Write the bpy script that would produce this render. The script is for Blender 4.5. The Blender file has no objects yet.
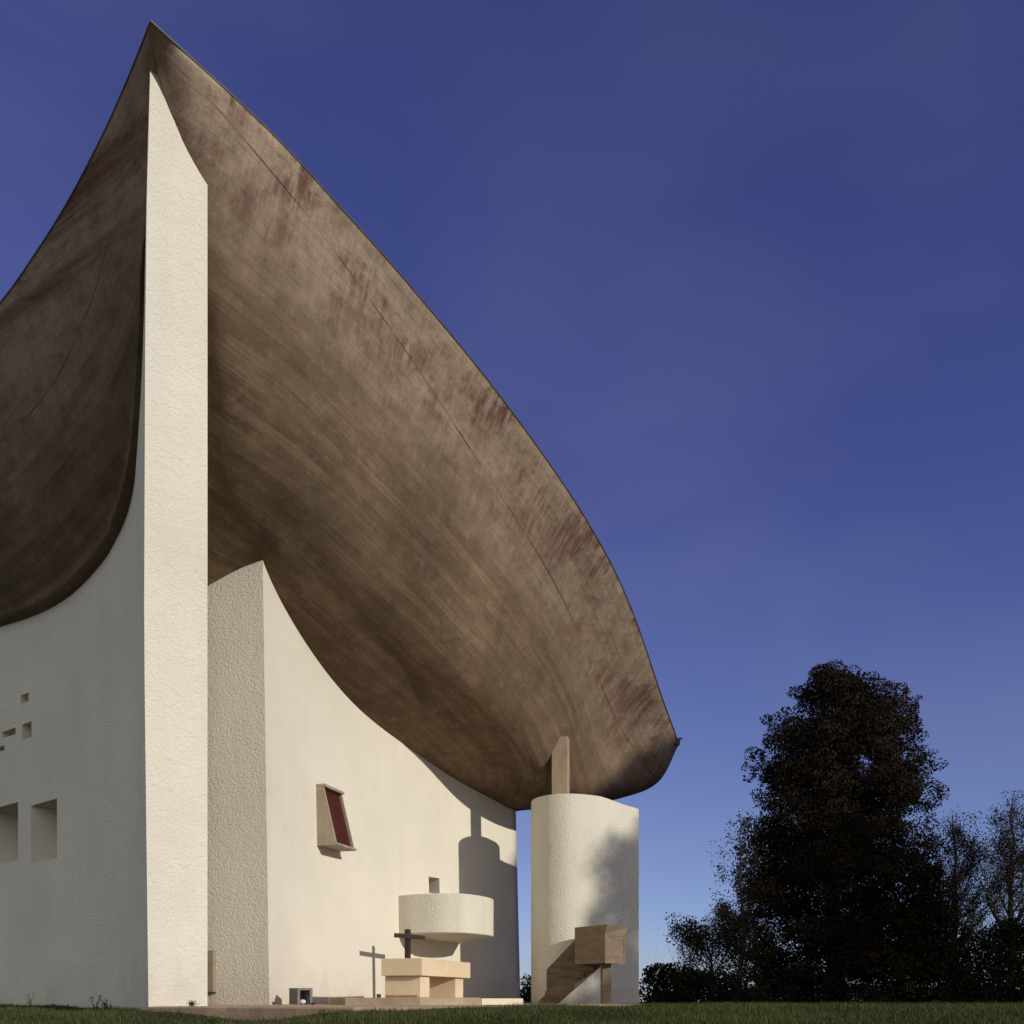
import bpy, math, random
import numpy as np
from mathutils import Vector, noise as mnoise
from mathutils.bvhtree import BVHTree
random.seed(7); rng = np.random.default_rng(11)

S = 1.45          # metres per layout unit
EYE = 1.6         # camera height, metres
F = 1000.0        # focal length in pixels
CX, HY = 512.0, 999.0
SUN_AZ = (0.793, -0.610)      # horizontal direction towards the sun
SUN_EL = math.radians(18)

scene = bpy.context.scene
C = scene.collection

# ------------------------------------------------------------------ helpers
def px(x, y, Y):                      # surveyed point: picture bearing + depth (layout units)
    return ((x-CX)/F*Y, Y, (HY-y)/F*Y)
def W(p):                             # layout units -> metres
    return (p[0]*S, p[1]*S, p[2]*S+EYE)

def tag(o, label=None, cat=None, group=None, kind=None):
    if label: o['label'] = label
    if cat: o['category'] = cat
    if group: o['group'] = group
    if kind: o['kind'] = kind
    return o
def empty(name, loc, **k):
    o = bpy.data.objects.new(name, None); C.objects.link(o); o.location = loc
    o.empty_display_size = .2
    return tag(o, **k)
def origin_of(p):
    v = Vector((0,0,0))
    while p is not None:
        v += Vector(p.location); p = p.parent
    return v
def mesh(name, verts, faces, mat, parent=None, smooth=False, uv=None, bevel=0, origin=None):
    off = origin_of(parent)
    loc = Vector((0,0,0))
    if parent is None and origin is not None:
        off = Vector(origin); loc = off
    m = bpy.data.meshes.new(name)
    m.from_pydata([(v[0]-off[0], v[1]-off[1], v[2]-off[2]) for v in verts], [], faces)
    if uv is not None:
        l = m.uv_layers.new(name='UVMap')
        for lp in m.loops: l.data[lp.index].uv = uv[lp.vertex_index]
    m.update()
    if smooth: m.shade_smooth()
    o = bpy.data.objects.new(name, m); C.objects.link(o); o.location = loc
    if parent is not None: o.parent = parent
    if mat: m.materials.append(mat)
    if bevel:
        b = o.modifiers.new('bevel', 'BEVEL'); b.width = bevel; b.segments = 2; b.limit_method = 'ANGLE'; b.angle_limit = math.radians(35)
    return o
def prism(poly, z0, z1):              # plan polygon (metres) extruded, z1 may be a list
    n = len(poly)
    zt = z1 if isinstance(z1, (list, tuple)) else [z1]*n
    zb = z0 if isinstance(z0, (list, tuple)) else [z0]*n
    v = [(p[0], p[1], zb[i]) for i, p in enumerate(poly)] + [(p[0], p[1], zt[i]) for i, p in enumerate(poly)]
    f = [tuple(range(n-1, -1, -1)), tuple(range(n, 2*n))] + [(i, (i+1) % n, n+(i+1) % n, n+i) for i in range(n)]
    return v, f
def ccw(poly):
    a = sum(poly[i][0]*poly[(i+1) % len(poly)][1]-poly[(i+1) % len(poly)][0]*poly[i][1] for i in range(len(poly)))
    return poly if a > 0 else poly[::-1]
def merge(*vfs):
    V, Fc = [], []
    for v, f in vfs:
        n = len(V); V += list(v); Fc += [tuple(i+n for i in q) for q in f]
    return V, Fc
def obox(o, a, b, c):                 # box from corner o with edge vectors a, b, c
    o, a, b, c = map(Vector, (o, a, b, c))
    v = [o, o+a, o+a+b, o+b, o+c, o+a+c, o+a+b+c, o+b+c]
    f = [(3,2,1,0), (4,5,6,7), (0,1,5,4), (1,2,6,5), (2,3,7,6), (3,0,4,7)]
    if a.cross(b).dot(c) < 0: f = [q[::-1] for q in f]
    return [tuple(p) for p in v], f
def cr(p0, p1, p2, p3, t):            # Catmull-Rom
    return tuple(0.5*((2*b)+(-a+c)*t+(2*a-5*b+4*c-d)*t*t+(-a+3*b-3*c+d)*t**3) for a, b, c, d in zip(p0, p1, p2, p3))
def spline(pts, n):                   # n samples per span
    out = []
    m = len(pts)
    for i in range(m-1):
        p0 = pts[i-1] if i > 0 else tuple(2*a-b for a, b in zip(pts[0], pts[1]))
        p3 = pts[i+2] if i+2 < m else tuple(2*a-b for a, b in zip(pts[-1], pts[-2]))
        for k in range(n): out.append(cr(p0, pts[i], pts[i+1], p3, k/n))
    out.append(tuple(pts[-1]))
    return out

# ------------------------------------------------------------------ materials
class NT:
    def __init__(s, name):
        s.m = bpy.data.materials.new(name); s.m.use_nodes = True
        s.t = s.m.node_tree; s.b = s.t.nodes['Principled BSDF']
    def n(s, typ, **k):
        nd = s.t.nodes.new(typ)
        for a, v in k.items():
            if a.startswith('i_'): nd.inputs[int(a[2:]) if a[2:].isdigit() else a[2:].replace('_', ' ')].default_value = v
            else: setattr(nd, a, v)
        return nd
    def l(s, a, b): s.t.links.new(a, b)
    def noise(s, vec, scale, detail=4, rough=.55, dist=0):
        nd = s.n('ShaderNodeTexNoise'); nd.inputs['Scale'].default_value = scale
        nd.inputs['Detail'].default_value = detail; nd.inputs['Roughness'].default_value = rough; nd.inputs['Distortion'].default_value = dist
        if vec is not None: s.l(vec, nd.inputs['Vector'])
        return nd.outputs['Fac']
    def mapv(s, vec, scale, loc=(0,0,0), rot=(0,0,0)):
        nd = s.n('ShaderNodeMapping'); nd.inputs['Scale'].default_value = scale; nd.inputs['Location'].default_value = loc; nd.inputs['Rotation'].default_value = rot
        s.l(vec, nd.inputs['Vector']); return nd.outputs[0]
    def ramp(s, fac, stops):
        nd = s.n('ShaderNodeValToRGB'); e = nd.color_ramp.elements
        while len(e) < len(stops): e.new(.5)
        for q, (p, c) in zip(e, stops):
            q.position = p; q.color = (*c, 1) if isinstance(c, tuple) else (c, c, c, 1)
        s.l(fac, nd.inputs[0]); return nd.outputs[0]
    def mix(s, fac, a, b, mode='MIX'):
        nd = s.n('ShaderNodeMix', data_type='RGBA', blend_type=mode)
        for sock, v in ((nd.inputs[0], fac), (nd.inputs[6], a), (nd.inputs[7], b)):
            if isinstance(v, (int, float)): sock.default_value = v
            elif isinstance(v, tuple): sock.default_value = (*v, 1)
            else: s.l(v, sock)
        return nd.outputs[2]
    def math(s, op, a, b=None, c=None, clamp=False):
        nd = s.n('ShaderNodeMath', operation=op, use_clamp=clamp)
        for i, v in enumerate((a, b, c)):
            if v is None: continue
            if isinstance(v, (int, float)): nd.inputs[i].default_value = v
            else: s.l(v, nd.inputs[i])
        return nd.outputs[0]
    def bump(s, h, strength, dist, normal=None):
        nd = s.n('ShaderNodeBump'); nd.inputs['Strength'].default_value = strength; nd.inputs['Distance'].default_value = dist
        s.l(h, nd.inputs['Height'])
        if normal is not None: s.l(normal, nd.inputs['Normal'])
        return nd.outputs[0]
    def out(s, col=None, rough=.9, normal=None, spec=.2):
        if col is not None:
            if isinstance(col, tuple): s.b.inputs['Base Color'].default_value = (*col, 1)
            else: s.l(col, s.b.inputs['Base Color'])
        if isinstance(rough, (int, float)): s.b.inputs['Roughness'].default_value = rough
        else: s.l(rough, s.b.inputs['Roughness'])
        s.b.inputs['Specular IOR Level'].default_value = spec
        if normal is not None: s.l(normal, s.b.inputs['Normal'])
        return s.m
    def obj(s): return s.n('ShaderNodeTexCoord').outputs['Object']
    def uv(s): return s.n('ShaderNodeTexCoord').outputs['UV']

def stucco(name, relief=1.0, tint=(.70,.66,.56)):
    m = NT(name); o = m.obj()
    big = m.noise(o, .35, 4, .6); mid = m.noise(o, 1.7, 5, .65)
    st = m.noise(m.mapv(o, (2.2, 2.2, .16)), 1.0, 4, .6)
    c = m.mix(m.ramp(big, [(.3, .0), (.75, 1.0)]), tuple(x*.90 for x in tint), tuple(min(x*1.05, .8) for x in tint))
    c = m.mix(m.math('MULTIPLY', m.ramp(st, [(.52, 0.), (.8, 1.)]), .15), c, tuple(x*y for x, y in zip(tint, (.68,.66,.62))))
    c = m.mix(m.math('MULTIPLY', m.ramp(mid, [(.55, 0.), (.8, 1.)]), .25), c, tuple(x*.8 for x in tint))
    # small stains and pits, more of them near the ground
    sp = m.noise(o, 16, 3, .7)
    c = m.mix(m.math('MULTIPLY', m.ramp(sp, [(.66, 0.), (.74, 1.)]), .3), c, (.3,.26,.2))
    sep = m.n('ShaderNodeSeparateXYZ'); m.l(m.n('ShaderNodeNewGeometry').outputs['Position'], sep.inputs[0])
    low = m.math('MULTIPLY', m.ramp(m.math('DIVIDE', m.math('SUBTRACT', sep.outputs[2], 1.3), 1.2), [(0., 1.), (1., 0.)]), m.ramp(mid, [(.35, .1), (.65, .75)]))
    c = m.mix(m.math('MULTIPLY', low, .45), c, (.34,.28,.2))
    g1 = m.noise(m.mapv(o, (1,1,.85)), 21, 6, .68, .2); g2 = m.noise(o, 42, 3, .65)
    vor = m.n('ShaderNodeTexVoronoi', feature='SMOOTH_F1'); vor.inputs['Scale'].default_value = 24; m.l(o, vor.inputs['Vector'])
    h = m.math('ADD', m.math('MULTIPLY', g1, 1.0), m.math('MULTIPLY', g2, .5))
    h = m.math('SUBTRACT', h, m.math('MULTIPLY', vor.outputs['Distance'], .55))
    nb = m.bump(h, .95*relief, .022)
    return m.out(c, .95, nb, .1)

def board_concrete(name):
    m = NT(name); u = m.uv(); o = m.obj()
    # u runs with the boards (m), v runs across them from the rim inward (m)
    sep = m.n('ShaderNodeSeparateXYZ'); m.l(u, sep.inputs[0]); v = sep.outputs[1]
    streak = m.noise(m.mapv(u, (.35, 6.0, 1)), 1.0, 5, .7)
    fine = m.noise(m.mapv(u, (.8, 30, 1)), 1.0, 3, .75)
    blotch = m.noise(m.mapv(o, (1,1,1), (1,7,3)), .40, 8, .70)
    mott = m.noise(m.mapv(o, (1,1,1), (13,5,2)), 2.3, 9, .78)
    speck = m.noise(m.mapv(o, (1,1,1), (3,2,8)), 11, 4, .7)
    tan = (.205,.145,.101); olive = (.140,.104,.072); dark = (.075,.054,.037); pale = (.34,.265,.195); red = (.105,.045,.036)
    c = m.mix(m.ramp(blotch, [(.38, 0.), (.62, 1.)]), olive, tan)
    # board by board tone: each board took the pour a little differently
    row = m.math('FLOOR', m.math('MULTIPLY', v, 5.3))
    seg = m.math('FLOOR', m.math('ADD', m.math('MULTIPLY', sep.outputs[0], .42), m.math('MULTIPLY', row, .37)))
    cmb = m.n('ShaderNodeCombineXYZ'); m.l(row, cmb.inputs[0]); m.l(seg, cmb.inputs[1])
    wn = m.n('ShaderNodeTexWhiteNoise', noise_dimensions='2D'); m.l(cmb.outputs[0], wn.inputs['Vector'])
    c = m.mix(1., c, m.ramp(wn.outputs['Value'], [(0., (.80,.79,.77)), (1., (1.18,1.17,1.15))]), 'MULTIPLY')
    c = m.mix(m.math('MULTIPLY', m.ramp(mott, [(.50, 0.), (.66, 1.)]), .34), c, pale)
    c = m.mix(m.math('MULTIPLY', m.ramp(mott, [(.34, 1.), (.47, 0.)]), .34), c, dark)
    c = m.mix(m.math('MULTIPLY', m.ramp(streak, [(.38, 1.), (.54, 0.)]), .24), c, dark)
    c = m.mix(m.math('MULTIPLY', m.ramp(fine, [(.38, 1.), (.54, 0.)]), .42), c, (.09,.065,.045))
    c = m.mix(m.math('MULTIPLY', m.ramp(speck, [(.55, 0.), (.75, 1.)]), .25), c, pale)
    big = m.noise(m.mapv(o, (1,1,1), (4,9,1)), .20, 3, .5)
    c = m.mix(1., c, m.ramp(big, [(.36, (.72,.70,.64)), (.64, (1.12,1.06,1.02))]), 'MULTIPLY')
    # drips running down from the rim: fine across the slope, long down it
    so_ = m.n('ShaderNodeSeparateXYZ'); m.l(o, so_.inputs[0])
    al = m.math('ADD', m.math('MULTIPLY', so_.outputs[0], .58), m.math('MULTIPLY', so_.outputs[1], .81))
    cm2 = m.n('ShaderNodeCombineXYZ'); m.l(al, cm2.inputs[0]); m.l(so_.outputs[2], cm2.inputs[1])
    dv = cm2.outputs[0]
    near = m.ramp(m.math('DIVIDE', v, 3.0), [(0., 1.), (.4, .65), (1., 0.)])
    rim_light = m.math('MULTIPLY', near, m.ramp(mott, [(.30, .25), (.60, 1.)]))  # sunlit rim fading to a darker belly, painted into the concrete colour
    c = m.mix(m.math('MULTIPLY', rim_light, .74), c, (.42,.325,.250))
    patch = m.noise(m.mapv(dv, (.55, .75, 1), (3,1,0)), 1.0, 6, .65)
    drip = m.noise(m.mapv(dv, (6.5, 1.2, 1)), 1.0, 5, .7)
    dm = m.math('MULTIPLY', m.math('MULTIPLY', m.ramp(drip, [(.36, 0.), (.56, 1.)]), m.ramp(patch, [(.49, 0.), (.57, 1.)])), near)
    c = m.mix(m.math('MULTIPLY', dm, .92), c, red)
    d2 = m.math('MULTIPLY', m.ramp(m.noise(m.mapv(dv, (10, 1.5, 1), (9,4,0)), 1.0, 5, .72), [(.50, 0.), (.68, 1.)]), near)
    c = m.mix(m.math('MULTIPLY', d2, .30), c, (.46,.37,.29))
    d3 = m.math('MULTIPLY', m.ramp(m.noise(m.mapv(dv, (8, 1.3, 1), (2,14,0)), 1.0, 5, .72), [(.54, 0.), (.68, 1.)]), near)
    c = m.mix(m.math('MULTIPLY', d3, .32), c, (.075,.05,.04))
    brd = m.math('FRACT', m.math('MULTIPLY', v, 5.3))
    bl = m.ramp(brd, [(0., 1.), (.06, 0.), (.94, 0.), (1., 1.)])
    bn = m.ramp(m.noise(m.mapv(u, (.6,1.5,1)), 1., 3), [(.4, .15), (.62, 1.)])
    c = m.mix(m.math('MULTIPLY', m.math('MULTIPLY', bl, bn), .50), c, (.06,.042,.03))
    at = m.n('ShaderNodeAttribute', attribute_name='seam')
    sm = m.ramp(at.outputs['Fac'], [(.86, 0.), (.95, 1.)])
    brk = m.ramp(m.noise(m.mapv(u, (.7, .1, 1)), 1., 2), [(.40, .10), (.58, 1.)])
    sb = m.math('MULTIPLY', sm, brk)
    c = m.mix(m.math('MULTIPLY', sb, .7), c, (.045,.03,.022))
    h = m.math('ADD', m.math('MULTIPLY', streak, .6), m.math('MULTIPLY', fine, .55))
    h = m.math('ADD', h, m.math('MULTIPLY', speck, .5))
    h = m.math('ADD', h, m.math('MULTIPLY', wn.outputs['Value'], .25))
    h = m.math('SUBTRACT', h, m.math('MULTIPLY', sb, .6))
    return m.out(c, .92, m.bump(h, .6, .02), .1)

def plain(name, a, b, scale=3, rough=.85, bump=.3, bs=20, spec=.2, stretch=(1,1,1), dist=.01, metal=0):
    m = NT(name); o = m.mapv(m.obj(), stretch)
    f = m.noise(o, scale, 6, .65)
    c = m.mix(m.ramp(f, [(.3, 0.), (.7, 1.)]), a, b)
    m.b.inputs['Metallic'].default_value = metal
    return m.out(c, rough, m.bump(m.noise(o, bs, 4, .6), bump, dist), spec)

M = dict(
    white=stucco('white_gunite_render', 1.0),
    rough_white=stucco('coarse_gunite_render', 1.15, (.66,.62,.52)),
    smooth_white=stucco('brushed_white_render', .28, (.69,.645,.54)),
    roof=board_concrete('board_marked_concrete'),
    rooftop=plain('weathered_roof_skin', (.20,.19,.17), (.30,.28,.25), 1.2),
    flash=plain('dark_zinc_edge', (.035,.033,.035), (.07,.065,.06), 4, .5, spec=.5),
    post=plain('pinkish_concrete', (.25,.18,.12), (.39,.30,.215), 2.4, .85, .5, 22, stretch=(1,1,.5)),
    wood_concrete=plain('brown_board_concrete', (.15,.112,.078), (.24,.185,.13), 3.0, .85, .6, 16, stretch=(1,1,3)),
    stair=plain('dark_board_concrete', (.10,.068,.042), (.20,.145,.095), 2.0, .85, .6, 14, stretch=(1,1,5)),
    timber=plain('weathered_box_frame', (.27,.22,.16), (.38,.32,.24), 3, .8, .3, 14),
    stone=plain('buff_altar_stone', (.62,.47,.30), (.73,.60,.42), 1.6, .8, .2, 30),
    redstone=plain('reddish_stone', (.28,.15,.08), (.40,.24,.14), 2, .85, .2, 30),
    paving=plain('worn_paving_concrete', (.30,.22,.15), (.47,.37,.27), 1.4, .9, .5, 9, dist=.02),
    kerbface=plain('rust_stained_concrete', (.27,.17,.115), (.42,.30,.22), 1.3, .9, .6, 9, dist=.02),
    pale=plain('pale_step_stone', (.62,.52,.37), (.72,.62,.46), 2, .85, .2, 20),
    grey=plain('grey_precast', (.15,.145,.13), (.22,.21,.19), 4, .8, .3, 20),
    dark=plain('dark_recess', (.015,.014,.013), (.03,.027,.024), 3, .6),
    oak=plain('dark_oak', (.022,.011,.008), (.055,.026,.017), 3, .6, .3, 12, stretch=(3,3,.4), spec=.4),
    bronze=plain('dull_grey_panel', (.21,.175,.125), (.30,.25,.19), 3, .7, .2, 20),
    glass=plain('dark_window_glass', (.03,.032,.035), (.05,.05,.05), 1, .12, 0.02, spec=.6),
    lamp=plain('white_lamp_glass', (.6,.6,.58), (.7,.7,.68), 3, .4),
    bark=plain('tree_bark', (.03,.024,.018), (.065,.05,.038), 4, .9, .8, 10, stretch=(1,1,.3), dist=.03),
)
def redglass():
    m = NT('red_enamel_shutter'); return m.out((.060,.013,.009), .45, None, .3)
M['red'] = redglass()
def leafmat(name, a, b, c3, w=.5):
    m = NT(name); 
    at = m.n('ShaderNodeAttribute', attribute_name='tone')
    col = m.ramp(at.outputs['Fac'], [(0., a), (w, b), (1., c3)])
    m.out(col, .85, None, .04)
    return m.m
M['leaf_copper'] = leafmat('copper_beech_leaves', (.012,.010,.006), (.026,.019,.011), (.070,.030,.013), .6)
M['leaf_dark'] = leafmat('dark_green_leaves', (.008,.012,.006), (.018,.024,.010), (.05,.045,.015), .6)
M['leaf_dry'] = leafmat('sparse_autumn_leaves', (.015,.014,.008), (.035,.027,.013), (.06,.04,.02), .5)
M['weed'] = leafmat('weed_leaves', (.02,.035,.010), (.045,.07,.02), (.09,.10,.03), .5)
M['weed_dark'] = leafmat('dark_weed_leaves', (.012,.016,.008), (.02,.028,.012), (.04,.03,.02), .5)

def grassmat():
    m = NT('lawn_grass'); o = m.obj()
    f = m.noise(o, .5, 5, .6); g = m.noise(o, 7, 5, .7)
    c = m.mix(f, (.022,.027,.010), (.050,.052,.019))
    c = m.mix(m.math('MULTIPLY', m.ramp(g, [(.5, 0.), (.75, 1.)]), .5), c, (.09,.08,.028))
    return m.out(c, .95, m.bump(m.noise(o, 25, 5, .7), .9, .05), .05)
def blademat():
    m = NT('grass_blades')
    at = m.n('ShaderNodeAttribute', attribute_name='tone')
    col = m.ramp(at.outputs['Fac'], [(0., (.028,.034,.011)), (.65, (.072,.084,.025)), (1., (.16,.13,.06))])
    return m.out(col, .7, None, .1)
M['grass'] = grassmat(); M['blade'] = blademat()

# ------------------------------------------------------------------ roof geometry (layout units)
Ewall = lambda Y: -3.49 + .1*(Y-14) + .055*(Y-14)**2
def wall_at_px(x):                       # where the bearing x meets the east wall plan
    k = (x-CX)/F
    a, b, c = .055, .1-k, -3.49-14*k
    s = (-b+math.sqrt(b*b-4*a*c))/(2*a)
    return 14+s
def ew(x, y):
    Y = wall_at_px(x); return px(x, y, Y)
def lerp(a, b, t): return tuple(p+(q-p)*t for p, q in zip(a, b))

TIP = px(150.5, 21, 10.62)
K_S, K_M, K_M2, K_W, K_I = px(154, 50, 10.86), px(158.5, 85.5, 11.13), (-4.06,11.55,9.68), (-4.15,12.0,8.85), (-4.6,13.4,6.9)
# --- east
R_E = [TIP, px(200,66,11.0), px(271,132,11.65), px(332,198,12.35), px(412,288,13.45), px(504,401,15.1),
       px(582,512.5,16.9), px(628,600,18.2), px(663,700,19.6), px(677.5,741,20.6)]
W_E = [K_W, (-4.12,12.7,7.9), (-3.98,13.4,6.6), px(263,560,14.0), ew(300,633), ew(352,702),
       ew(410,748.5), ew(455,779), ew(492,799), px(517,810,21.25)]
seam_e = [(153.5,50),(165,52),(186,76),(213,103),(239,133),(285.5,189),(325,239),(359,286),(412,359),(462,432),(478,462),(550,574),(594,665),(625,740),(641,788)]
def xseg(a, b, poly):
    for i in range(len(poly)-1):
        c, d = poly[i], poly[i+1]
        r = (b[0]-a[0], b[1]-a[1]); s_ = (d[0]-c[0], d[1]-c[1])
        den = r[0]*s_[1]-r[1]*s_[0]
        if abs(den) < 1e-9: continue
        t = ((c[0]-a[0])*s_[1]-(c[1]-a[1])*s_[0])/den; u = ((c[0]-a[0])*r[1]-(c[1]-a[1])*r[0])/den
        if 0 <= t <= 1 and 0 <= u <= 1: return (a[0]+r[0]*t, a[1]+r[1]*t)
    return None
def topx(p): return (CX+p[0]/p[1]*F, HY-p[2]/p[1]*F)
secs_e = []
for i, (r, w) in enumerate(zip(R_E, W_E)):
    if i == 0:
        secs_e.append([TIP, K_S, K_M, K_M2, K_W, K_I]); continue
    if i == 9:
        s_ = px(655,778.5,20.72); m_ = px(618,797.5,20.95); m2 = px(570,806,21.15)
        inn = (w[0]-1.3, w[1]+.9, w[2]-.05)
        secs_e.append([r, s_, m_, m2, w, inn]); continue
    hit = xseg(topx(r), topx(w), seam_e) or lerp(topx(r), topx(w), .15)
    k = [0,.03,.04,.06,.08,.10,.11,.12,.12][i]
    s_ = px(hit[0], hit[1], r[1]+(w[1]-r[1])*k)
    mz = [.5,.47,.36,.30,.29,.30,.25,.11,.04][i]; mz2 = [.2,.25,.11,.09,.10,.13,.13,.07,.01][i]
    fm = [.45,.45,.42,.38,.35,.32,.30,.30,.30][i]; f2 = [.78,.78,.74,.70,.66,.64,.62,.62,.62][i]
    m_ = lerp(s_, w, fm); m_ = (m_[0], m_[1], w[2]+(s_[2]-w[2])*mz)
    m2 = lerp(s_, w, f2); m2 = (m2[0], m2[1], w[2]+(s_[2]-w[2])*mz2)
    dx, dy = w[0]-r[0], w[1]-r[1]; L = math.hypot(dx, dy)
    inn = (w[0]+dx/L*1.4, w[1]+dy/L*1.4, w[2]-(.28 if i > 3 else .5 if i == 3 else .95))
    secs_e.append([r, s_, m_, m2, w, inn])
# hidden return of the hull round the north side
last = secs_e[-1]
secs_e.append([(p[0]*1.06-.14, p[1]*1.06, p[2]*1.06+.05) for p in last])
secs_e.append([(p[0]*1.1-1.5, p[1]*1.12, p[2]*1.12+.5) for p in last])
# --- south
R_S = [TIP, px(137,56,10.98), px(119.5,98,11.29), px(99.6,141,11.62), px(66.4,204,12.2), px(33,257,12.85), px(0,303,13.55), px(-60,372,14.6), px(-130,440,16), px(-260,540,18.5)]
W_S = [K_W, px(145,262,11.9), px(143,340,12.3), px(140,400,12.7), px(135,475,13.5), px(118,538,14.4), px(99.6,566,14.9), px(63,601,15.9), px(0,627,17.4), px(-130,650,20.5)]
S_S = [K_S, (138,105), (127,168), (112,229), (91,302), (64,365), (38,405), (-8,450), (-70,500), (-200,580)]
secs_s = []
for i, (r, w) in enumerate(zip(R_S, W_S)):
    if i == 0: secs_s.append([TIP, K_S, K_M, K_M2, K_W, K_I]); continue
    s_ = px(S_S[i][0], S_S[i][1], r[1]+(w[1]-r[1])*.3)
    m_ = lerp(s_, w, .45); m_ = (m_[0], m_[1], w[2]+(s_[2]-w[2])*(.60 if i == 1 else .52 if i < 4 else .40))
    m2 = lerp(s_, w, .78); m2 = (m2[0], m2[1], w[2]+(s_[2]-w[2])*.13)
    dx, dy = w[0]-r[0], w[1]-r[1]; L = math.hypot(dx, dy)
    inn = (w[0]+dx/L*1.0+.35, w[1]+dy/L*1.0, w[2]-.15)
    if i < 4: inn = (w[0]+.35, w[1]+.5, w[2]-.5)
    secs_s.append([r, s_, m_, m2, w, inn])

def loft(secs, nt, nu):
    # splines along each row, then across each section
    rows = [spline([s[j] for s in secs], nt) for j in range(6)]
    T = len(rows[0]); grid = []; seam = []
    for t in range(T):
        col = spline([rows[j][t] for j in range(6)], nu)
        grid.append([Vector(W(p)) for p in col])
    U = len(grid[0])
    V, uv, Fc, sm = [], [], [], []
    ucum = 0; prev = None
    for t in range(T):
        mid = grid[t][nu]
        if prev is not None: ucum += (mid-prev).length
        prev = mid; v = 0
        for k in range(U):
            if k: v += (grid[t][k]-grid[t][k-1]).length
            V.append(tuple(grid[t][k])); uv.append((ucum, v))
            sm.append(1.0 if k == nu else 0.0)
    for t in range(T-1):
        for k in range(U-1):
            a = t*U+k; Fc.append((a, a+1, a+U+1, a+U))
    return V, Fc, uv, sm, grid, T, U
VE = loft(secs_e, 10, 12); VS = loft(secs_s, 10, 12)
bvhE = BVHTree.FromPolygons(VE[0], VE[1]); bvhS = BVHTree.FromPolygons(VS[0], VS[1])
def soffit_z(x, y, fallback=None):      # metres in, metres out: lowest soffit above this plan point
    best = None
    for b in (bvhE, bvhS):
        h = b.ray_cast(Vector((x, y, -5)), Vector((0,0,1)))
        if h[0] is not None and (best is None or h[0].z < best): best = h[0].z
    return best if best is not None else fallback

# ------------------------------------------------------------------ chapel
chapel = empty('chapel', W((-4, 14, -.1)), label='white rendered chapel with a huge upswept brown concrete roof and pointed prow corner', cat='chapel')

roof_v, roof_f, roof_uv, roof_sm = list(VE[0]), list(VE[1]), list(VE[2]), list(VE[3])
n0 = len(roof_v)
roof_v += VS[0]; roof_f += [tuple(i+n0 for i in q)[::-1] for q in VS[1]]; roof_uv += [(a+40, b) for a, b in VS[2]]; roof_sm += VS[3]
# weld along the keel is geometric (same points)
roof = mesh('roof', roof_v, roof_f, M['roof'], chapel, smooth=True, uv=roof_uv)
at = roof.data.attributes.new('seam', 'FLOAT', 'POINT')
at.data.foreach_set('value', roof_sm)
# roof skin: ruled between the two rims, slightly domed
eT, sT = VE[5], VS[5]
eR = [VE[4][t][0] for t in range(eT)]; sR = [VS[4][t][0] for t in range(sT)]
N = 40
def samp(L, t):
    x = t*(len(L)-1); i = min(int(x), len(L)-2); return L[i].lerp(L[i+1], x-i)
TV, TF = [], []
N = eT-1; NU = 24
for i in range(N+1):
    a = samp(eR, (i/N)); b = samp(sR, (i/N))
    for k in range(NU+1):
        u = k/NU; p = a.lerp(b, u)
        sag = (.55*math.sin(math.pi*u)**.8 if 0 < u < 1 else 0)*min(1, i/N*3)+.006
        TV.append((p.x, p.y, p.z+sag))
for i in range(N):
    for k in range(NU):
        a = i*(NU+1)+k; TF.append((a, a+NU+1, a+NU+2, a+1))
skin = mesh('roof_skin', TV, TF, M['rooftop'], roof, smooth=True)
# north closing panel of the shell
Ec = [VE[4][eT-1][k] for k in range(VE[6])]; 
top_row = [Vector(TV[N*(NU+1)+k]) for k in range(NU+1)]
cap = [tuple(p) for p in Ec] + [tuple(W((-10,24,5.5)))] + [tuple(p) for p in top_row[::-1]]
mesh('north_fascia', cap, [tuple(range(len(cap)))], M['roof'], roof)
# thin dark metal flashing along both rims
def ribbon(pts, up, out, ctr):
    V, Fc = [], []
    for i, p in enumerate(pts):
        q = pts[min(i+1, len(pts)-1)]-pts[max(i-1, 0)]; d = Vector((q.y, -q.x, 0)); d.normalize()
        if d.dot(Vector((p.x-ctr[0], p.y-ctr[1], 0))) < 0: d = -d
        for a, b in ((-.012,.0),(out,.0),(out,up),(-.04,up)):
            V.append((p.x+d.x*a, p.y+d.y*a, p.z+b-.012))
    n = len(pts)
    for i in range(n-1):
        for k in range(4):
            a = i*4+k; b = i*4+(k+1) % 4; Fc.append((a, b, b+4, a+4))
    Fc += [(3,2,1,0), ((n-1)*4, (n-1)*4+1, (n-1)*4+2, (n-1)*4+3)]
    return V, Fc
ctr = W((-6, 20, 0))
fl = merge(ribbon(eR, .03, .010, ctr), ribbon(sR, .03, .010, ctr))
mesh('rim_flashing', fl[0], fl[1], M['flash'], roof)
# small spout at the north east corner
c0 = eR[9*10]
sp = obox(c0+Vector((-.06,-.10,-.13)), (.13,.04,0), (-.04,.13,0), (0,0,.17))
sp2 = obox(c0+Vector((-.02,-.10,.035)), (.17,.04,.02), (-.04,.15,0), (0,0,.03))
mm = merge(sp, sp2); mesh('rain_spout', mm[0], mm[1], M['flash'], roof, bevel=.005)

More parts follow.
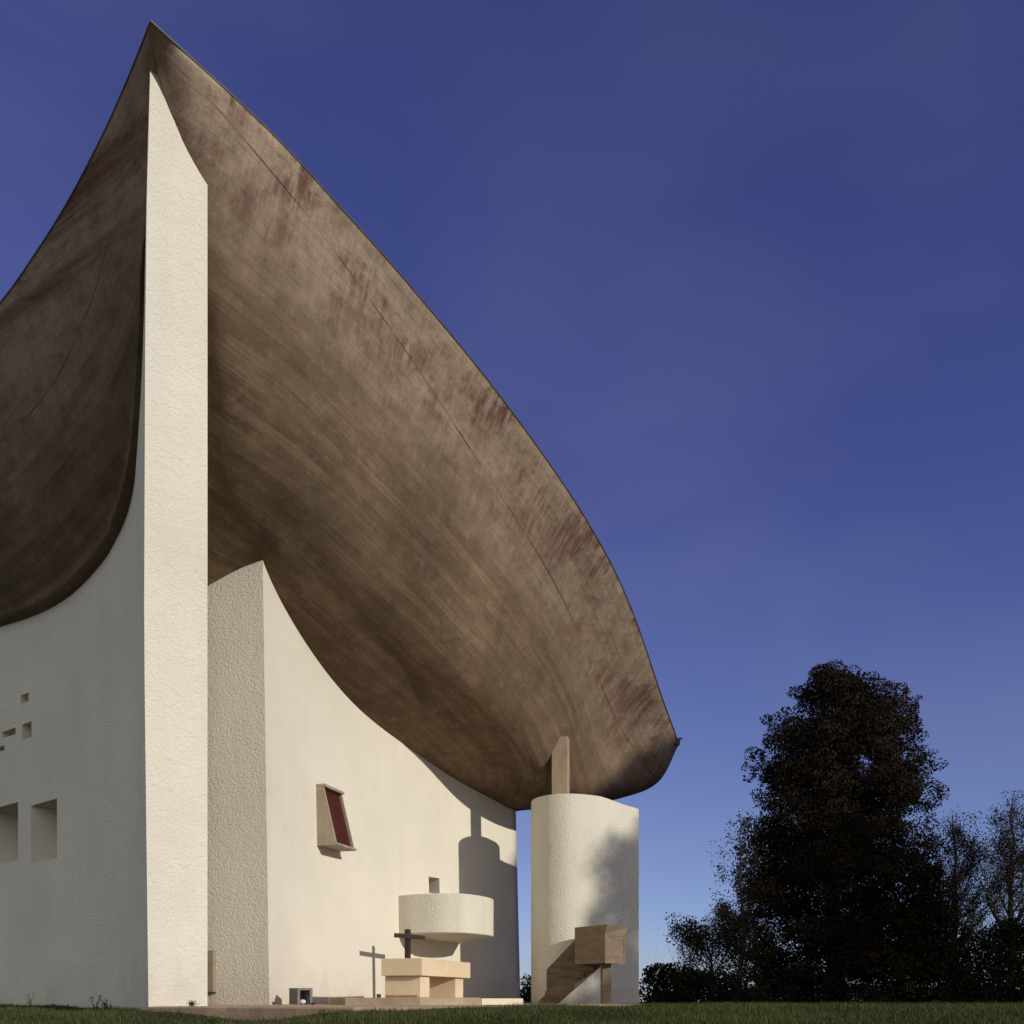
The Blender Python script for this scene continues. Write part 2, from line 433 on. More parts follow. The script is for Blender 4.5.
# ---- wall builder: columns in plan, rows in height, optional openings
def jitter(p, amp, sc=5.0):
    n = mnoise.noise_vector(Vector(p)*sc)
    return (p[0]+n.x*amp, p[1]+n.y*amp, p[2])
def wall_grid(cols, z0, tops, rows_abs, rows_rel, batter=None, openings=(), jit=0.0):
    """cols: plan points (m). rows_abs: heights (m) shared by all; rows_rel: fractions from last abs row to top."""
    nr = len(rows_abs)+len(rows_rel); V, Fc = [], []
    for ci, c in enumerate(cols):
        zs = list(rows_abs)
        base = rows_abs[-1]
        zs += [base+(tops[ci]-base)*r for r in rows_rel]
        for z in zs:
            x, y = c[0], c[1]
            if batter:
                dx, dy = batter(c, z, tops[ci]); x += dx; y += dy
            p = (x, y, z)
            V.append(jitter(p, jit, 9) if jit and 0 < ci < len(cols)-1 else p)
    for i in range(len(cols)-1):
        for k in range(nr-1):
            if any(o[0] <= i < o[1] and o[2] <= k < o[3] for o in openings): continue
            a = i*nr+k; Fc.append((a, a+nr, a+nr+1, a+1))
    return V, Fc, nr

# --- prow end of the south wall + return into the nook
def prow_left(z_u):                     # leading edge bearing as it rises
    y = HY-z_u/11*1000
    return float(np.interp(y, [77,200,340,600,680,850,1005], [150.0,146.8,145.2,144.2,144.6,146.6,148.5]))
ZB = -.35
# prow face
cols, nf = [], 36
pl, pr = ((148.5-CX)/F*11, 11.0), ((207.5-CX)/F*11.5, 11.5)
for i in range(nf+1):
    t = i/nf; cols.append((pl[0]+(pr[0]-pl[0])*t, pl[1]+(pr[1]-pl[1])*t))
tops = []
for c in cols:
    z = soffit_z(c[0]*S, c[1]*S, W((0,0,9))[2]); tops.append(z+.03)
colm = [(c[0]*S, c[1]*S) for c in cols]
def prow_batter(c, z, top):
    t = (c[0]/S-pl[0])/(pr[0]-pl[0]); zu = (z-EYE)/S
    return ((prow_left(zu)-148.5)/F*11*(1-t)*S, 0)
PV, PF, pn = wall_grid(colm, ZB, tops, [ZB*S+EYE], [k/300 for k in range(1, 301)], prow_batter, jit=.007)
# edge columns for joining
pv_first = PV[:pn]; pv_last = PV[-pn:]
# inner side of the prow wall running back into the nook
side_cols = spline([pr, (-3.71,12.0), (-4.05,13.0), (-4.55,14.0)], 8)
sm_ = [(c[0]*S, c[1]*S) for c in side_cols]
stops = [soffit_z(x, y, tops[-1])+.03 for x, y in sm_]; stops[0] = tops[-1]
SV, SF, sn = wall_grid(sm_, ZB, stops, [ZB*S+EYE], [k/100 for k in range(1, 101)])
mm = merge((PV, PF), (SV, SF))

# --- south face with deep windows
SP = [(-4.0,11.0)] + [tuple(px(x,0,Y)[:2]) for x, Y in ((146.5,11.6),(143,12.3),(137,13.2),(133,13.7),(123,14.2),(99.6,14.9),(63,15.9),(30,16.7),(0,17.4),(-60,19.0),(-130,21.0))]
SP[0] = pl
sc = spline(SP, 14)
def s_bearing(c): return CX+c[0]/c[1]*F
def find_col(x):                         # continuous column index with bearing x
    for i in range(len(sc)-1):
        a, b = s_bearing(sc[i]), s_bearing(sc[i+1])
        if a >= x >= b and a != b: return i+(a-x)/(a-b)
# openings given by bearings/heights in the picture: left x, right x, top y, bottom y, depth (m)
SWIN = [(-14,18,806,863,'deep'), (31,57,801.5,860.5,'deep'), (-40,-22,835,868,'deep'),
        (20.5,28.5,693.5,702.5,'small'), (2,15.5,729,735.5,'small'), (22,31.5,722.5,738.5,'small'), (-4,4.5,745.5,750.5,'small')]
xs = set()
for w in SWIN: xs.add(w[0]); xs.add(w[1])
pts = {float(i): c for i, c in enumerate(sc)}
for x in xs:
    f = find_col(x); i = int(f); pts[f] = (sc[i][0]+(sc[i+1][0]-sc[i][0])*(f-i), sc[i][1]+(sc[i+1][1]-sc[i][1])*(f-i))
keys = sorted(pts); cs = [pts[k] for k in keys]
zs = {ZB*S+EYE}
wz = []
for w in SWIN:
    xm = (w[0]+w[1])/2; f = find_col(xm); c = sc[int(f)]
    zt = (HY-w[2])/F*c[1]*S+EYE; zb = (HY-w[3])/F*c[1]*S+EYE
    zs.add(zt); zs.add(zb); wz.append((zb, zt))
for z in np.linspace(ZB*S+EYE+.3, 9.2, 16): zs.add(float(z))
for yy_ in (600, 680, 850): zs.add((HY-yy_)/1000*11*S+EYE)
zs = sorted(zs)
wops = []
for w, (zb, zt) in zip(SWIN, wz):
    c0_ = min(range(len(keys)), key=lambda i: abs(keys[i]-find_col(w[1]))); c1_ = min(range(len(keys)), key=lambda i: abs(keys[i]-find_col(w[0])))
    wops.append((c0_, c1_, zs.index(zb), zs.index(zt)))
cm = [(c[0]*S, c[1]*S) for c in cs]
def soff_s(x, y, fb):
    h = bvhS.ray_cast(Vector((x, y, -5)), Vector((0,0,1)))
    return h[0].z if h[0] is not None else fb
tp = []
for i, (x, y) in enumerate(cm):
    tp.append(soffit_z(x, y, tp[-1]-.03 if tp else tops[0])+.03)
tp[0] = tops[0]
def s_batter(c, z, top):
    d = max(0, 1-(math.hypot(c[0]/S-pl[0], c[1]/S-pl[1]))/1.2); zu = (z-EYE)/S
    return ((prow_left(zu)-148.5)/F*11*d*S, 0)
GV, GF, gn = wall_grid(cm, ZB, tp, zs, [k/14 for k in range(1, 15)], s_batter, openings=wops)
# windows: splayed reveal + glass
southwall = None
mm2 = merge(mm, (GV, [q[::-1] for q in GF]))
southwall = mesh('south_wall', mm2[0], mm2[1], M['white'], chapel, smooth=True)
for w, (c0_, c1_, k0, k1), (zb, zt) in zip(SWIN, wops, wz):
    a, b = cm[c0_], cm[c1_]
    t = Vector((b[0]-a[0], b[1]-a[1], 0)); L = t.length; t.normalize(); n = Vector((-t.y, t.x, 0))
    if n.y < 0: n = -n                      # into the wall
    D = 1.0 if w[4] == 'deep' else .55
    sh = .16 if w[4] == 'deep' else .04
    o0, o1 = Vector((a[0], a[1], 0)), Vector((b[0], b[1], 0))
    i0, i1 = o0+n*D+t*sh, o1+n*D-t*sh*2.2
    zi0, zi1 = zb+(.12 if w[4] == 'deep' else .03), zt-(.04 if w[4] == 'deep' else .02)
    # front edge follows every column so the reveal meets the wall exactly
    front = [Vector((*cm[i], 0)) for i in range(c0_, c1_+1)]
    V, Fc = [], []
    m_ = len(front)
    for q in front: V.append((q.x, q.y, zt))
    for i in range(m_): p = i0.lerp(i1, i/(m_-1)); V.append((p.x, p.y, zi1))
    for q in front: V.append((q.x, q.y, zb))
    for i in range(m_): p = i0.lerp(i1, i/(m_-1)); V.append((p.x, p.y, zi0))
    for i in range(m_-1):
        Fc.append((i, i+1, m_+i+1, m_+i)); Fc.append((2*m_+i, 3*m_+i, 3*m_+i+1, 2*m_+i+1))
    Fc.append((0, m_, 3*m_, 2*m_)); Fc.append((m_-1, 3*m_-1, 4*m_-1, 2*m_-1))
    win = mesh('window', V, Fc, M['smooth_white'], chapel)
    pv = [(i0.x,i0.y,zi0), (i1.x,i1.y,zi0), (i1.x,i1.y,zi1), (i0.x,i0.y,zi1)]
    pv = [tuple(Vector(p)-n*.04) for p in pv]
    V2, F2 = obox(Vector(pv[0]), Vector(pv[1])-Vector(pv[0]), n*.03, (0,0,zi1-zi0))
    mesh('pane', V2, F2, M['glass'], win)

# --- return wall and east wall
A = (-3.49, 14.0)
ret = [(-4.75,14.42), (-4.38,14.28), (-3.9,14.13), A]
retc = spline(ret, 10)
BAT = .098
def e_batter(c, z, top):
    h = max(0, min(1, (z-EYE+.1)/(top-EYE)));
    return (BAT*S*(1-h), -.02*S*(1-h))
rc = [(c[0]*S, c[1]*S) for c in retc]
rt = [soffit_z(x, y, 9.0)+.05 for x, y in rc]
RV, RF, rn = wall_grid(rc, ZB, rt, [ZB*S+EYE], [k/120 for k in range(1, 121)], e_batter, jit=.007)
mesh('return_wall', RV, RF, M['rough_white'], chapel, smooth=True)

YE = 21.2
ecols = [(Ewall(14+(YE-14)*i/60), 14+(YE-14)*i/60) for i in range(61)]
# niche window above the gallery
ny0, ny1 = wall_at_px(426.3), wall_at_px(437)
extra = [(Ewall(ny0), ny0), (Ewall(ny1), ny1)]
ecols = sorted(ecols+extra, key=lambda c: c[1])
eci = [(c[0]*S, c[1]*S) for c in ecols]
et = [soffit_z(x, y, 8.0)+.05 for x, y in eci]
nz1 = (HY-877.5)/F*(ny0+ny1)/2*S+EYE; nz0 = (HY-893.5)/F*(ny0+ny1)/2*S+EYE
za = sorted(set([ZB*S+EYE, nz0, nz1]+[float(z) for z in np.linspace(ZB*S+EYE+.4, 7.2, 14)]))
ia, ib = ecols.index(extra[0]), ecols.index(extra[1])
EV, EF, en = wall_grid(eci, ZB, et, za, [k/10 for k in range(1, 11)], e_batter, openings=[(ia, ib, za.index(nz0), za.index(nz1))])
# north end return: curls back into the building
k0 = (len(ecols)-1)*en
back = []
for z in range(en):
    p = EV[k0+z]; back.append((p[0]-.25, p[1]+.22, p[2])); 
b0 = len(EV); EV += back
back2 = [(p[0]-4.5, p[1]+3.0, p[2]) for p in back]; b1 = len(EV); EV += back2
for z in range(en-1):
    EF.append((k0+z, b0+z, b0+z+1, k0+z+1)); EF.append((b0+z, b1+z, b1+z+1, b0+z+1))
east = mesh('east_wall', EV, EF, M['smooth_white'], chapel, smooth=False)
for p in east.data.polygons: p.use_smooth = p.index < len(EF)-2*(en-1)
# niche
def wframe(Y):                            # point, tangent, outward normal on the east wall (metres)
    x = Ewall(Y); dx = .1+.11*(Y-14); t = Vector((dx, 1, 0)).normalized(); n = Vector((t.y, -t.x, 0))
    return Vector((x*S, Y*S, 0)), t, n
def ebat(z, top=8.0):
    h = max(0, min(1, (z-EYE+.1)/(top-EYE))); return Vector((BAT*S*(1-h), -.02*S*(1-h), 0))
pa = EV[ia*en+za.index(nz0)]; pb = EV[ib*en+za.index(nz0)]; pc = EV[ib*en+za.index(nz1)]; pd = EV[ia*en+za.index(nz1)]
_, tt, nn = wframe((ny0+ny1)/2); inn = -nn*.45
V = [pa, pb, pc, pd] + [tuple(Vector(p)+inn) for p in (pa, pb, pc, pd)]
niche = mesh('niche', V, [(0,1,5,4), (1,2,6,5), (2,3,7,6), (3,0,4,7)], M['smooth_white'], chapel)
V = [tuple(Vector(p)+inn*.97) for p in (pa, pb, pc, pd)]
mesh('pane', V, [(0,1,2,3)], M['grey'], niche)

# --- projecting window box on the east wall
Y0 = 15.8; wp, wt, wn = wframe(Y0)
def wb(a, p, z): q = wp+wt*(a*S)+wn*(p*S)+ebat(z*S+EYE, 9.5); return Vector((q.x, q.y, z*S+EYE))
zt_, zb_ = 3.35, 2.455; Lw = .66; pt, pb_ = .13, .335; th = .035
def side(a0, a1):
    v = [wb(a0,-.1,zb_), wb(a0,pb_,zb_), wb(a0,pt,zt_), wb(a0,-.1,zt_), wb(a1,-.1,zb_), wb(a1,pb_,zb_), wb(a1,pt,zt_), wb(a1,-.1,zt_)]
    return [tuple(q) for q in v], [(0,1,2,3), (7,6,5,4), (0,4,5,1), (1,5,6,2), (2,6,7,3), (3,7,4,0)]
def slab(z0, z1, p):
    v = [wb(-.005,-.1,z0), wb(Lw+.02,-.1,z0), wb(Lw+.02,p,z0), wb(-.005,p,z0), wb(-.005,-.1,z1), wb(Lw+.02,-.1,z1), wb(Lw+.02,p,z1), wb(-.005,p,z1)]
    return [tuple(q) for q in v], [(0,1,2,3), (7,6,5,4), (0,4,5,1), (1,5,6,2), (2,6,7,3), (3,7,4,0)]
mm = merge(side(0, th), side(Lw-th*.5, Lw), slab(zt_, zt_+.045, pt+.03), slab(zb_-.035, zb_, pb_+.03))
wbx = mesh('window_box', mm[0], mm[1], M['timber'], chapel, bevel=.008)
wbx['label'] = 'wedge shaped box window projecting from the white wall'
v = [wb(th,pb_-.05,zb_), wb(Lw-th*.5,pb_-.05,zb_), wb(Lw-th*.5,pt-.05,zt_), wb(th,pt-.05,zt_)]
v += [q-wn*.04 for q in v]
mesh('shutter', [tuple(q) for q in v], [(0,1,2,3), (7,6,5,4), (0,4,5,1), (1,5,6,2), (2,6,7,3), (3,7,4,0)], M['red'], wbx)

# --- outdoor gallery (curved balcony) on the east wall
gp = [px(a, 0, b)[:2] for a, b in ((396.4,18.19),(409,18.00),(424,17.86),(438,17.78),(452,17.79),(466,17.88),(480,18.2),(490,18.58),(493.7,18.92))]
front = [(a*S, b*S) for a, b in spline(gp, 6)]
poly = front + [(-1.08*S, 19.78*S), (-1.5*S, 19.35*S), (-2.15*S, 18.83*S)]
zt = (HY-892.6)/F*17.70*S+EYE; zb = (HY-932.6)/F*17.70*S+EYE
poly = ccw(poly)
fs = set(front)
v, f = prism(poly, [zb if p in fs else zb-.12 for p in poly], zt)
gal = mesh('gallery', v, f, M['white'], chapel, bevel=.03)
gal['label'] = 'curved white gallery projecting above the stone altar'

# --- grey panel in the nook
q = Vector((-4.36*S, 14.28*S, 0)); d_ = Vector((.96, -.29, 0)); nrm = Vector((-.29,-.96,0))
o_ = Vector((-4.5*S, 14.325*S, 0))
mk = obox(o_+nrm*.10+Vector((0,0,EYE+.14*1.0)), d_*.43, -nrm*.2, (0,0,.86))
pnl = mesh('service_panel', mk[0], mk[1], M['bronze'], chapel, bevel=.01)
mk = obox(o_+nrm*.16+Vector((0,0,EYE+.115)), d_*.43, -nrm*.2, (0,0,.022))
mesh('sill', mk[0], mk[1], M['dark'], pnl)

# ------------------------------------------------------------------ curved tower
tower = empty('tower', W((1.3, 19.2, -.12)), label='curved white rendered tower standing free under the low end of the roof', cat='tower')
TR = px(638.8,0,19.12)[:2]
outer = [TR, px(622,0,18.9)[:2], px(604,0,18.60)[:2], px(585,0,18.38)[:2], px(566,0,18.30)[:2], px(549,0,18.42)[:2], px(537,0,18.68)[:2], px(531.5,0,19.02)[:2],
         (.40,19.35), (.55,19.66), (.78,19.86)]
oc = spline(outer, 8)
inner = [(1.02,19.80), (1.12,19.55), (1.35,19.25), (1.7,19.35), (2.05,19.60), (2.32,19.62)]
ic = spline(inner, 5)
poly = ccw([(a*S, b*S) for a, b in oc+ic])
ztw = .2055*18.3*S+EYE; zbt = -.3*S+EYE
# closed wall grid + cap so that the face can be jittered
n = len(poly); rowsz = [zbt+(ztw-zbt)*k/70 for k in range(71)]
V, Fc = [], []
for z in rowsz:
    for p in poly:
        l_ = (.61*p[0]+.793*p[1])/S; q = max(0, min(1, (l_-15.72)/.95))
        V.append(jitter((p[0], p[1], zbt+(z-zbt)*(1-q*.13*S/(ztw-zbt))), .008))
for k in range(70):
    for i in range(n):
        a = k*n+i; b = k*n+(i+1) % n; Fc.append((a, b, b+n, a+n))
Fc.append(tuple(70*n+i for i in range(n)))
tw = mesh('tower_wall', V, Fc, M['white'], tower, bevel=0)
for p in tw.data.polygons: p.use_smooth = p.index < len(Fc)-1
tw.data.set_sharp_from_angle(angle=math.radians(40))
# roof post
pc_ = (.94, 18.93); a_ = Vector((.86,-.20,0)).normalized(); b_ = Vector((.20,.86,0)).normalized()
zp = soffit_z(pc_[0]*S, pc_[1]*S, 8.3)
print('post top px', HY-(zp-EYE)/S/pc_[1]*1000, 'target 748')
o_ = Vector((pc_[0]*S, pc_[1]*S, ztw-2.0))-a_*.25-b_*.16
mk = obox(o_, a_*.44, b_*.34, (0,0,zp+.15-(ztw-2.0)))
mesh('roof_post', mk[0], mk[1], M['post'], tower, bevel=.012)

# ------------------------------------------------------------------ pulpit with stair, in front of the tower
pul = empty('pulpit', W((1.6, 17.4, -.11)), label='brown concrete pulpit box on a post with a stair flight against the curved tower', cat='pulpit')
Kc = Vector(px(605.0,0,16.9)[:2]); Lc = Vector(px(574.6,0,17.6)[:2]); Rc = Vector(px(624.6,0,17.25)[:2])
zb, zt, zm = (HY-963)/F*16.9, (HY-924.5)/F*16.9, (HY-933.8)/F*16.9
Bc = Lc+(Rc-Kc)
def P3(p, z): return (p[0]*S, p[1]*S, z*S+EYE)
T_ = px(629.3,0,17.4)[:2]                # flared lectern lip, lateral tip
dR = (Rc-Kc).normalized(); dL = (Lc-Kc).normalized(); outR = -dL
K2 = Kc+outR*.07+dR*-.01; R2 = Vector(T_)
B2 = Bc+(R2-Rc)*.6
V = [P3(Kc,zb), P3(Rc,zb), P3(Bc,zb), P3(Lc,zb), P3(Kc,zm), P3(Rc,zm), P3(Bc,zm), P3(Lc,zm), P3(K2,zt), P3(R2,zt), P3(B2,zt), P3(Lc,zt)]
Fc = [(3,2,1,0), (0,1,5,4), (1,2,6,5), (2,3,7,6), (3,0,4,7), (4,5,9,8), (5,6,10,9), (6,7,11,10), (7,4,8,11), (8,9,10,11)]
box = mesh('pulpit_box', V, Fc, M['wood_concrete'], pul, bevel=.012)
# recessed-panel border on the preaching side
nR = Vector((-(Rc-Kc).y, (Rc-Kc).x)).normalized(); nR = nR if nR.dot(outR) > 0 else -nR
def strip(u0,u1,z0,z1,off=.012):
    a = Kc+(Rc-Kc)*u0; b = Kc+(Rc-Kc)*u1
    o = Vector(P3(a, z0)); return obox(o, Vector(P3(b, z0))-o, Vector((nR.x, nR.y, 0))*off, (0,0,(z1-z0)*S))
mm = merge(strip(-.015,.05,zb-.005,zm-.002), strip(.95,1.01,zb-.005,zm-.002), strip(.05,.95,zb-.005,zb+.03), strip(.05,.95,zm-.03,zm-.003))
mesh('trim', mm[0], mm[1], M['wood_concrete'], box)
pp = Vector(px(607,0,17.25)[:2])
o = Vector(P3(pp, -.2)); mk = obox(o-Vector((.115,0,0)), (.225,.03,0), (-.03,.22,0), (0,0,(zb+.2)*S-.003))
mesh('post', mk[0], mk[1], M['wood_concrete'], pul, bevel=.012)
# stair: two side panels following the tower, treads between, boxed soffit
def stair_panel(off):
    o2 = Vector((off*.45, off*.9))
    pts_ = [((546.4,969.7),18.02), ((574.6,940),17.86), ((596,940),17.74), ((603,964),17.70), ((556,1004.5),17.97), ((538,1005),18.07), ((538,1000.5),18.07), ((543,997),18.04), ((546.4,993),18.02)]
    out = []
    for (x, y), Y in pts_:
        q = px(x, y, Y); out.append(P3((q[0]+o2.x, q[1]+o2.y), q[2]))
    return out
def thick(poly, d):
    n = len(poly); V = list(poly)+[tuple(Vector(p)+Vector(d)) for p in poly]
    return V, [tuple(range(n-1,-1,-1)), tuple(range(n,2*n))]+[(i, (i+1)%n, n+(i+1)%n, n+i) for i in range(n)]
sp1 = thick(stair_panel(0), (.035,.07,0))
mesh('stair_side', sp1[0], sp1[1], M['stair'], pul, bevel=.008)
st = []
for k in range(6):
    t = k/5.5; x = 545+(598-545)*t; Yk = 18.06-.55*t; q = px(x, 0, Yk); z = .0+(zb+.06)*(k+.6)/6
    st.append(obox(Vector(P3((q[0], q[1]+.06), z-.02)), (.26,-.06,0), (.10,.20,0), (0,0,.14)))
mm = merge(*st); mesh('stair_steps', mm[0], mm[1], M['wood_concrete'], pul, bevel=.006)

# ------------------------------------------------------------------ altar, cross, lamp housing
altar = empty('altar', W((-1.4, 15.6, -.05)), label='buff stone slab altar on two block supports in front of the white wall', cat='altar')
Ca = Vector(px(422.2,0,14.1)[:2]); ud = Vector((.313,.95)).normalized(); wd = Vector((-.95,.313)).normalized()
La, Wa = 1.93, .635
def abox(u0,u1,w0,w1,z0,z1):
    o = Ca+ud*u0+wd*w0
    return obox(Vector(P3(o, z0)), Vector((ud.x, ud.y, 0))*((u1-u0)*S), Vector((wd.x, wd.y, 0))*((w1-w0)*S), (0,0,(z1-z0)*S))
z1 = (HY-958)/F*14.1; z0 = (HY-975.6)/F*14.1; zg = -.06
mk = abox(0,La,0,Wa,z0,z1); mesh('altar_top', mk[0], mk[1], M['stone'], altar, bevel=.012)
for u0, u1 in ((.08,.41), (1.44,1.77)):
    mk = abox(u0,u1,.06,Wa-.02,.02,z0-.002); mesh('support', mk[0], mk[1], M['stone'], altar, bevel=.01)
mk = abox(.06,.30,.10,Wa-.04,zg,.055); mesh('plinth', mk[0], mk[1], M['redstone'], altar, bevel=.006)

cross = empty('cross', W((-1.79, 16.88, -.05)), label='dark wooden cross standing behind the stone altar', cat='cross')
cp = px(407.6,0,16.93)
o = Vector((cp[0]*S, cp[1]*S, EYE-.08)); ca = Vector((.35,.94,0)).normalized(); cb = Vector((.94,-.35,0)).normalized()
hz = (HY-929)/F*16.88*S
mk = obox(o-cb*.06-ca*.05, cb*.125, ca*.10, (0,0,hz+.08)); mesh('upright', mk[0], mk[1], M['oak'], cross, bevel=.006)
za_ = (HY-936.5)/F*16.88*S+EYE
c1 = Vector((*[q*S for q in px(393,0,16.54)[:2]], za_)); c2 = Vector((*[q*S for q in px(422.5,0,17.2)[:2]], za_))
d_ = (c2-c1); nn = Vector((d_.y, -d_.x, 0)).normalized()
mk = obox(c1+nn*.03-Vector((0,0,.055)), d_, nn*.06, (0,0,.105)); mesh('crossbar', mk[0], mk[1], M['oak'], cross, bevel=.005)

lampb = empty('floodlight_housing', W(px(297,1006,14.2)), label='small grey concrete box with an open front holding a lamp, at the wall foot', cat='light')
lo = Vector(px(297.5,0,13.9)[:2])
la = Vector((.93,.36)); lb = Vector((-.62,.78)).normalized()
def lbx(u0,u1,w0,w1,z0,z1):
    o = lo+la*u0+lb*w0
    return obox(Vector(P3(o, z0)), Vector((la.x, la.y, 0))*((u1-u0)*S), Vector((lb.x, lb.y, 0))*((w1-w0)*S), (0,0,(z1-z0)*S))
zl0, zl1, wl, dl = -.075, (HY-988)/F*13.9, .21, .26
mm = merge(lbx(0,wl,0,dl,zl1-.03,zl1), lbx(0,.035,0,dl,zl0,zl1-.03), lbx(wl-.035,wl,0,dl,zl0,zl1-.03), lbx(.035,wl-.035,dl-.03,dl,zl0,zl1-.03))
mesh('housing', mm[0], mm[1], M['grey'], lampb)
def uvsphere(c, r, nu=12, nv=8, sq=(1,1,1)):
    V = [(c[0], c[1], c[2]-r*sq[2])]
    for j in range(1, nv):
        a = -math.pi/2+math.pi*j/nv
        for i in range(nu):
            b = 2*math.pi*i/nu; V.append((c[0]+r*sq[0]*math.cos(a)*math.cos(b), c[1]+r*sq[1]*math.cos(a)*math.sin(b), c[2]+r*sq[2]*math.sin(a)))
    V.append((c[0], c[1], c[2]+r*sq[2])); Fc = []
    for i in range(nu): Fc.append((0, 1+(i+1) % nu, 1+i))
    for j in range(nv-2):
        for i in range(nu):
            a = 1+j*nu+i; b = 1+j*nu+(i+1) % nu; Fc.append((a, b, b+nu, a+nu))
    t = len(V)-1
    for i in range(nu): Fc.append((t, t-nu+i, t-nu+(i+1) % nu))
    return V, Fc
lc = P3(lo+la*.11+lb*.09, 0); v, f = uvsphere((lc[0], lc[1], EYE-.055), .055, sq=(1.3,1,.9))
mesh('lamp', v, f, M['lamp'], lampb, smooth=True)
# a second, smaller fitting by the cross shadow
sl = px(379,0,16.6); mk = obox(Vector((sl[0]*S-.04, sl[1]*S-.03, EYE-.05)), (.09,.03,0), (-.03,.09,0), (0,0,.17))
ft = mesh('floodlight', mk[0], mk[1], M['grey'], None, bevel=.01, origin=(sl[0]*S, sl[1]*S, EYE-.05))
tag(ft, 'tiny grey ground light standing behind the left end of the stone altar', 'light')

# ------------------------------------------------------------------ ground
def gz(X, Y):                             # layout units
    X = np.asarray(X, float); Y = np.asarray(Y, float)
    z = -.10-.0015*(np.clip(Y, 10, 60)-10)
    q = np.clip((9.6-Y)/9.6, 0, 1.6); z = z-.98*q**1.45
    z = z-.20*np.exp(-(((X+2.75)/.85)**2+((Y-9.1)/1.7)**2))
    z = z-.05/(1+np.exp((X+3.9)*6))*np.exp(-((Y-12)/4.5)**2)
    r = np.hypot(X, Y-22); d = np.clip(r-44, 0, None)
    z = z-d*d*.006/(1+d*.02)
    z = np.maximum(z, -38+2.5*np.sin(X*.011)+2*np.cos(Y*.013))
    n = .012*np.sin(X*2.1+Y*.7)+.010*np.sin(Y*3.1-X*1.3)+.008*np.sin(X*5.3+1.7*Y)
    return z+n*np.exp(-np.clip(r-30, 0, None)*.1)
ax = sorted(set([round(float(v), 3) for v in np.concatenate([np.arange(-14, 16, .25), np.linspace(16, 70, 28), -np.linspace(14, 70, 28), np.geomspace(75, 2400, 22), -np.geomspace(75, 2400, 22)])]))
ay = sorted(set([round(float(v), 3) for v in np.concatenate([np.arange(-2, 26, .25), np.linspace(26, 90, 34), -np.linspace(2, 70, 20), np.geomspace(95, 2400, 22), -np.geomspace(75, 2400, 18)])]))
GX, GY = np.meshgrid(ax, ay); GZ = gz(GX, GY)
nx, nyy = len(ax), len(ay)
V = [(float(a)*S, float(b)*S, float(c)*S+EYE) for a, b, c in zip(GX.ravel(), GY.ravel(), GZ.ravel())]
Fc = [(j*nx+i, j*nx+i+1, (j+1)*nx+i+1, (j+1)*nx+i) for j in range(nyy-1) for i in range(nx-1)]
tag(mesh('ground', V, Fc, M['grass'], smooth=True), kind='structure')

# terrace round the east wall
tpoly = [(-3.98,10.93), (-3.2,10.46), (-2.4,10.02), (-1.5,9.5), (-.5,10.3), (.6,11.5), (1.5,13.0), (1.95,15.0), (2.38,18.2), (2.7,21.0), (.2,23.0), (-4.6,15.2), (-4.4,13)]
tz = [-.086 if p[1] < 12 else (-.07 if p[1] < 15 else -.085) for p in tpoly]
tz = [-.084]*len(tpoly)
tpm = [(a*S, b*S) for a, b in tpoly]
v, f = prism(ccw(tpm), -.75*S+EYE, [z*S+EYE for z in tz])
tag(mesh('terrace', v, f, M['kerbface'], bevel=.02), kind='structure')
inset = [(a*.985-.02, b+.07 if b < 12 else b-.02) for a, b in tpoly]
v, f = prism(ccw([(a*S, b*S) for a, b in inset]), -.10*S+EYE, -.084*S+EYE+.005)
tag(mesh('terrace_paving', v, f, M['paving']), kind='structure')
# altar step
spoly = [px(328.5,0,15.0)[:2], px(345,0,13.3)[:2], px(420,0,13.1)[:2], px(481,0,13.5)[:2], px(481,0,18.2)[:2], (-.75,19.5), (-2.35,17.7), (-2.83,16.2)]
v, f = prism(ccw([(a*S, b*S) for a, b in spoly]), -.1*S+EYE, [.0185*S+EYE]*len(spoly))
tag(mesh('altar_step', v, f, M['paving'], bevel=.01), kind='structure')
spoly = [px(481.6,0,13.5)[:2], px(523,0,14.3)[:2], px(523,0,19.5)[:2], px(485,0,19.9)[:2]]
v, f = prism(ccw([(a*S, b*S) for a, b in spoly]), -.1*S+EYE, .008*S+EYE)
tag(mesh('side_step', v, f, M['pale'], bevel=.01), kind='structure')

# ------------------------------------------------------------------ vegetation
def leaves_mesh(name, cen, size, mat, parent, tone, up=.0, aspect=.6):
    n = len(cen)
    a = rng.normal(size=(n,3)); a /= np.linalg.norm(a, axis=1)[:,None]
    b = rng.normal(size=(n,3)); b -= (b*a).sum(1)[:,None]*a; b /= np.linalg.norm(b, axis=1)[:,None]
    s = size*rng.uniform(.6, 1.35, n)[:,None]
    v = np.stack([cen-a*s, cen+b*s*aspect, cen+a*s, cen-b*s*aspect], 1).reshape(-1,3)
    v = v-np.array(origin_of(parent))
    m = bpy.data.meshes.new(name); m.vertices.add(4*n); m.vertices.foreach_set('co', v.ravel().astype(np.float32))
    m.loops.add(4*n); m.loops.foreach_set('vertex_index', np.arange(4*n, dtype=np.int32))
    m.polygons.add(n); m.polygons.foreach_set('loop_start', np.arange(0, 4*n, 4, dtype=np.int32)); m.polygons.foreach_set('loop_total', np.full(n, 4, np.int32))
    m.update(calc_edges=True)
    at = m.attributes.new('tone', 'FLOAT', 'POINT'); at.data.foreach_set('value', np.repeat(np.clip(tone, 0, 1), 4).astype(np.float32))
    m.materials.append(mat)
    o = bpy.data.objects.new(name, m); C.objects.link(o)
    if parent is not None: o.parent = parent
    return o
